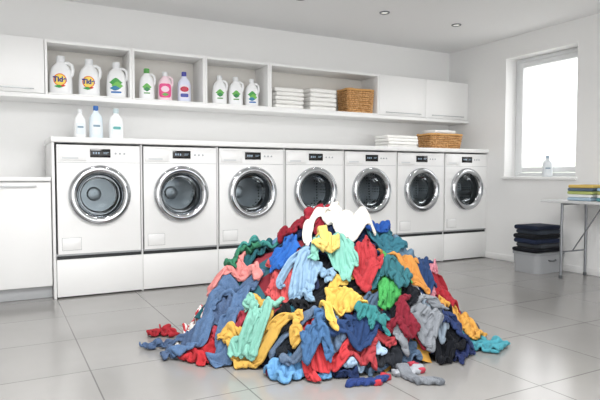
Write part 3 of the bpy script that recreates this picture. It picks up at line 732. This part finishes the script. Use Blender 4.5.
    for it in range(40):
        V = (P - Q) * .8; V = np.clip(V, -.015, .015); Q = P.copy(); P = P + V; P[:, 2] -= .0018
        for _ in range(5):
            for ia, ib, r0, k in groups:
                d = P[ib] - P[ia]; l = np.sqrt((d * d).sum(1)) + 1e-9; c = d * ((l - r0) / l * .5 * k)[:, None]; P[ia] += c; P[ib] -= c
            P[:, :2] += (TG - P[:, :2]) * .12
            h = samp(Hs, P) + T; pen = h - P[:, 2]; m = pen > 0
            if m.any():
                a_, b_ = samp(Gx, P[m]), samp(Gy, P[m]); nz = 1 / np.sqrt(1 + a_ * a_ + b_ * b_); k = pen[m] * nz
                P[m, 0] -= a_ * nz * k * .3; P[m, 1] -= b_ * nz * k * .3; P[m, 2] += k / nz
                P[m, :2] = Q[m, :2] + (P[m, :2] - Q[m, :2]) * .6
    h = samp(Hf, P) + T * .8; P[:, 2] = np.maximum(P[:, 2], h)
    P[:, 2] = np.maximum(P[:, 2], .007)
    PG = P.reshape(n1, n2, 3)
    a00, a10, a01, a11 = PG[I, J], PG[I + 1, J], PG[I, J + 1], PG[I + 1, J + 1]; ks = np.linspace(0, 1, 4)
    H2 = Hf.copy()
    for s_ in ks:
        for t_ in ks:
            q = a00 * (1 - s_) * (1 - t_) + a10 * s_ * (1 - t_) + a01 * (1 - s_) * t_ + a11 * s_ * t_
            ii = np.clip(((q[:, 0] - OX) / G + .5).astype(int), 0, NG - 1); jj = np.clip(((q[:, 1] - OY) / G + .5).astype(int), 0, NG - 1)
            np.maximum.at(H2, (ii, jj), q[:, 2] + .002)
    Hf = H2
    org = np.array([P[used.ravel()][:, 0].mean(), P[used.ravel()][:, 1].mean(), P[used.ravel()][:, 2].min()])
    def build(nm, cm, m, tk, parent, sub=1):
        ii, jj = np.nonzero(cm)
        if len(ii) == 0: return None
        vid = {}; vs = []; fs = []; us = []
        def vv(i, j):
            if (i, j) not in vid: vid[(i, j)] = len(vs); vs.append(tuple(PG[i, j] - org)); us.append((X0[i, j], Y0[i, j]))
            return vid[(i, j)]
        for i, j in zip(ii, jj): fs.append((vv(i, j), vv(i + 1, j), vv(i + 1, j + 1), vv(i, j + 1)))
        me = bpy.data.meshes.new(nm); me.from_pydata(vs, [], fs); uvl = me.uv_layers.new(name='UVMap')
        for lp in me.loops: uvl.data[lp.index].uv = us[lp.vertex_index]
        for p in me.polygons: p.use_smooth = True
        me.materials.append(m); o = bpy.data.objects.new(nm, me); C.objects.link(o)
        so = o.modifiers.new('thickness', 'SOLIDIFY'); so.thickness = tk; so.offset = 0
        sb = o.modifiers.new('smooth', 'SUBSURF'); sb.levels = 1; sb.render_levels = 1
        if parent: o.parent = parent
        return o
    m = cloth_mat('cloth_%d' % seed, hexc, mk, hex2)
    ob = build(name, cell, m, thick, None); ob.location = org
    tag(ob, label, cat, 'clothes in the big laundry heap')
    tm = m if trim is None else cloth_mat('trim_%d' % seed, trim, 'knit')
    for k, cm in tags.items():
        k = k.split('|')[0]
        if kind == 'sock' and k == 'cuff': build(k, cm, m, thick + .004, ob)
        else: build(k, cm, tm, thick + .0045, ob)
    return ob

g = garment
def T(label, pos, ang, s, comp, hx, **k): g('tee', 't_shirt', label, 'shirt', pos, ang, s, comp, hx, **k)
def LS(label, pos, ang, s, comp, hx, **k): g('shirt', 'long_sleeve_shirt', label, 'shirt', pos, ang, s, comp, hx, **k)
def JN(label, pos, ang, s, comp, hx, **k): g('pants', 'jeans', label, 'jeans', pos, ang, s, comp, hx, mk='denim', **k)
# first layer, including the far side (positions: metres right of / behind the heap centre)
T('olive green t-shirt on the far left flank of the heap', (-.50, .35), 200, 1.2, .66, '#5d6b3c')
g('pants', 'trousers', 'charcoal trousers on the far side of the heap', 'trousers', (.05, .50), 180, .9, .62, '#33363c')
LS('burgundy long-sleeved shirt on the far right flank of the heap', (.50, .33), 150, 1.0, .62, '#6f1d33')
T('sky blue t-shirt high on the far side of the heap', (-.1, .3), 180, 1.2, .66, '#6f9fc9')
g('towel', 'towel', 'brown towel low on the right flank of the heap', 'towel', (.70, .10), 100, 1.0, .62, '#6e4a35')
JN('dark indigo jeans lying low on the right flank of the heap', (455, 305), 60, .8, .6, '#22304c')
T('dark green t-shirt low on the left flank of the heap', (-.66, .08), -60, 1.1, .64, '#24513f')
LS('plum long-sleeved shirt deep in the front of the heap', (300, 345), 0, 1.2, .6, '#5a2344')
T('slate blue t-shirt deep in the right front of the heap', (380, 335), 20, 1.3, .6, '#4a6079')
T('white t-shirt showing low at the left front of the heap', (215, 325), -40, 1.2, .6, '#e8e4de')
T('dusty rose t-shirt on the right shoulder of the heap', (.50, .0), 60, 1.2, .6, '#b9697a')
g('towel', 'towel', 'dark teal towel on the left shoulder of the heap', 'towel', (240, 262), -40, 1.1, .6, '#1f5a62')
T('black t-shirt near the middle of the heap', (330, 285), 0, 1.4, .6, '#1d1f24')
T('dark navy t-shirt near the top of the heap', (345, 235), 10, 1.4, .6, '#1c2947')
# bottom rim
T('crimson t-shirt on the floor at the far left of the heap', (163, 327), -80, .55, .5, '#a81f2c')
T('bright red t-shirt at the foot of the heap beside the dark jeans', (214, 355), -40, .9, .48, '#b8202a')
T('navy t-shirt at the front foot of the heap', (340, 367), 10, .85, .5, '#1e2d52')
T('sky blue t-shirt lying at the front foot of the heap', (300, 370), -70, .9, .5, '#5d97c6')
T('dark charcoal t-shirt at the right front foot of the heap', (388, 352), 20, .95, .5, '#26292f')
T('aqua t-shirt spread on the floor at the far right of the heap', (477, 346), 75, .9, .54, '#3f97a6')
T('navy blue t-shirt on the floor beside the aqua one', (450, 354), 40, .8, .5, '#232e58')
LS('ochre long-sleeved shirt on the right edge of the heap', (462, 320), 60, 1.0, .52, '#d49a33')
T('black t-shirt low at the right front of the heap', (435, 335), 40, 1.0, .5, '#17191f')
T('pale blue t-shirt low at the front of the heap', (350, 352), 60, 1.0, .5, '#9db8d2')
# middle
T('dark red t-shirt on the right edge of the heap', (442, 295), 50, 1.0, .5, '#a8202f')
T('maroon t-shirt on the right front of the heap', (413, 317), 25, 1.0, .5, '#8c1b2c')
T('small beige t-shirt on the left side of the heap', (222, 290), -60, .65, .5, '#d8cbb8')
T('small petrol blue t-shirt low on the left front of the heap', (270, 345), -40, .75, .5, '#1b5a6a')
T('small raspberry t-shirt low on the left front of the heap', (240, 338), -70, .75, .5, '#a83244')
T('small slate grey t-shirt on the right front of the heap', (436, 312), 50, .7, .5, '#7a8896')
T('small indigo t-shirt at the lower right edge of the heap', (458, 336), 60, .7, .5, '#2a3a66')
T('small soft black t-shirt low in the front of the heap', (300, 348), 60, .75, .5, '#20242a')
T('small brick red t-shirt low in the right front of the heap', (374, 340), -30, .8, .5, '#a8353c')
T('pink t-shirt on the right side of the heap', (427, 297), 35, .85, .5, '#d08291')
T('scarlet t-shirt in the lower front of the heap', (328, 338), 80, .9, .5, '#c02e35')
JN('grey blue jeans in the lower middle of the heap', (312, 322), -60, .8, .54, '#3d5c7d')
T('red and white striped t-shirt at the left edge of the heap', (192, 314), -50, .7, .46, '#c4303a', mk='stripe')
JN('dark blue jeans sprawled at the left foot of the heap', (192, 342), -62, .95, .62, '#1f4a78', compx=.55, fold=.12)
T('white and pink striped t-shirt on the left side of the heap', (212, 301), -45, .8, .5, '#e9a3a6', mk='stripe', hex2='#f5f1ee')
JN('medium blue jeans across the left side of the heap', (226, 314), -35, 1.05, .6, '#2c5a88', fold=.13)
LS('black long-sleeved shirt hanging down the front of the heap', (284, 318), -10, .75, .52, '#1b1d22')
T('small navy t-shirt in the lower middle of the heap', (352, 332), 60, .75, .5, '#27406b')
LS('mustard yellow long-sleeved shirt at the left front foot of the heap', (257, 358), -70, 1.0, .52, '#cfa23a', fold=.11)
g('shirt', 'sweater', 'grey knitted sweater at the right front of the heap', 'sweater', (425, 344), 60, .78, .48, '#868b92', 'knit', thick=.012, fold=.11)
T('mint green t-shirt hanging down the left front of the heap', (256, 318), -12, .88, .54, '#78b5a4', compx=.36)
T('navy t-shirt on the right shoulder of the heap', (420, 270), 40, 1.0, .5, '#27406b')
T('white t-shirt between the green and pink ones', (404, 288), 30, .75, .5, '#dfe2e6')
T('small ink black t-shirt on the right front of the heap', (398, 303), 10, .7, .5, '#1a1c22')
T('small wine red t-shirt in the lower right front of the heap', (408, 326), 70, .68, .48, '#7f1c2e')
T('small teal green t-shirt in the lower middle front of the heap', (372, 328), 40, .62, .48, '#2d7f80')
T('small denim blue t-shirt in the lower front of the heap', (322, 350), -70, .65, .48, '#3f6792')
LS('bright yellow long-sleeved shirt across the middle front of the heap', (347, 304), 75, .85, .5, '#d9b03f', fold=.105)
LS('salmon pink long-sleeved shirt on the left shoulder of the heap', (234, 274), -65, .9, .52, '#dd8682')
T('small ink blue t-shirt in the upper middle of the heap', (302, 264), -40, .8, .5, '#2b3350')
T('coral red t-shirt on the upper left front of the heap', (281, 275), -30, .95, .5, '#d05052', fold=.11)
LS('pale blue grey long-sleeved shirt hanging down the middle of the heap', (309, 292), -8, .85, .56, '#86a8c4', compx=.36)
T('bright green t-shirt hanging on the right front of the heap', (383, 292), 8, .85, .56, '#3a9f4c', compx=.36)
T('small bottle green t-shirt on the upper right front of the heap', (392, 272), 50, .75, .5, '#2e6b74')
T('orange ochre t-shirt on the upper right of the heap', (406, 264), 40, .8, .5, '#c98530')
T('rusty red t-shirt on the upper right front of the heap', (363, 262), 40, .85, .5, '#b52f37', fold=.10)
T('steel grey blue t-shirt on the right edge high on the heap', (406, 248), 50, .85, .5, '#5f7f96')
# upper
T('forest green t-shirt high on the left edge of the heap', (245, 250), -60, .75, .5, '#2f7a5a')
T('teal t-shirt high on the left of the heap', (262, 241), -50, .8, .5, '#3a918a')
LS('cobalt blue long-sleeved shirt high on the left front of the heap', (289, 245), -60, .78, .5, '#2264b8')
T('dark teal t-shirt high on the right front of the heap', (386, 243), 45, .8, .5, '#2f6f80')
T('aqua mint t-shirt just below the top of the heap', (330, 250), 75, .85, .5, '#77b8a8', fold=.10)
LS('deep blue long-sleeved shirt right of the top of the heap', (380, 229), 55, .7, .5, '#1d4f9e')
T('small yellow t-shirt under the cream shirt on top', (324, 237), 75, .5, .5, '#d9b95a')
T('maroon t-shirt left of the cream shirt on top', (298, 221), -70, .85, .5, '#8e1a2c', fold=.10)
T('small dark red t-shirt tucked under the cream shirt on top', (318, 212), -40, .6, .5, '#a02032')
LS('cream white long-sleeved shirt crowning the heap', (342, 219), 60, .98, .54, '#e6e1d6', fold=.11)
# socks
g('sock', 'sock', 'navy sock with red toe and heel lying in front of the heap', 'sock', (373, 384), 75, .72, .8, '#2a3f7a', 'knit', '#b82a38', thick=.026, fold=.05)
g('sock', 'sock', 'pale grey sock with red toe in front of the grey sweater', 'sock', (399, 374), 120, .72, .8, '#a3a7ae', 'knit', '#b9364a', thick=.026, fold=.05)
g('sock', 'sock', 'dark grey sock lying on the floor in front of the heap', 'sock', (424, 378), 20, .78, .8, '#7b8087', 'knit', '#6a6f76', thick=.026, fold=.05)
print('peak', Hf.max())

# ------------------------------------------------------------------ light
W = bpy.data.worlds.new('world'); S.world = W; W.use_nodes = True; bg = W.node_tree.nodes['Background']
bg.inputs[0].default_value = (1, 1, 1, 1); bg.inputs[1].default_value = 2.9
def area(name, loc, rot, size, sy, e, col=(1, 1, 1)):
    l = bpy.data.lights.new(name, 'AREA'); l.shape = 'RECTANGLE'; l.size = size; l.size_y = sy; l.energy = e; l.color = col
    o = bpy.data.objects.new(name, l); C.objects.link(o); o.location = loc; o.rotation_euler = rot
area('ceiling_panel_light', (.6, 1.2, ZC - .03), (0, 0, 0), 1.6, 1.6, 130)  # unseen soft lamp added under the ceiling to brighten the room
for x in (.5, 1.42, 2.335, 3.24, 4.15):
    l = bpy.data.lights.new('downlight', 'SPOT'); l.energy = 18; l.spot_size = math.radians(130); l.spot_blend = 1; l.shadow_soft_size = .04
    o = bpy.data.objects.new('downlight', l); C.objects.link(o); o.location = (x, 4.31, ZC - .02)
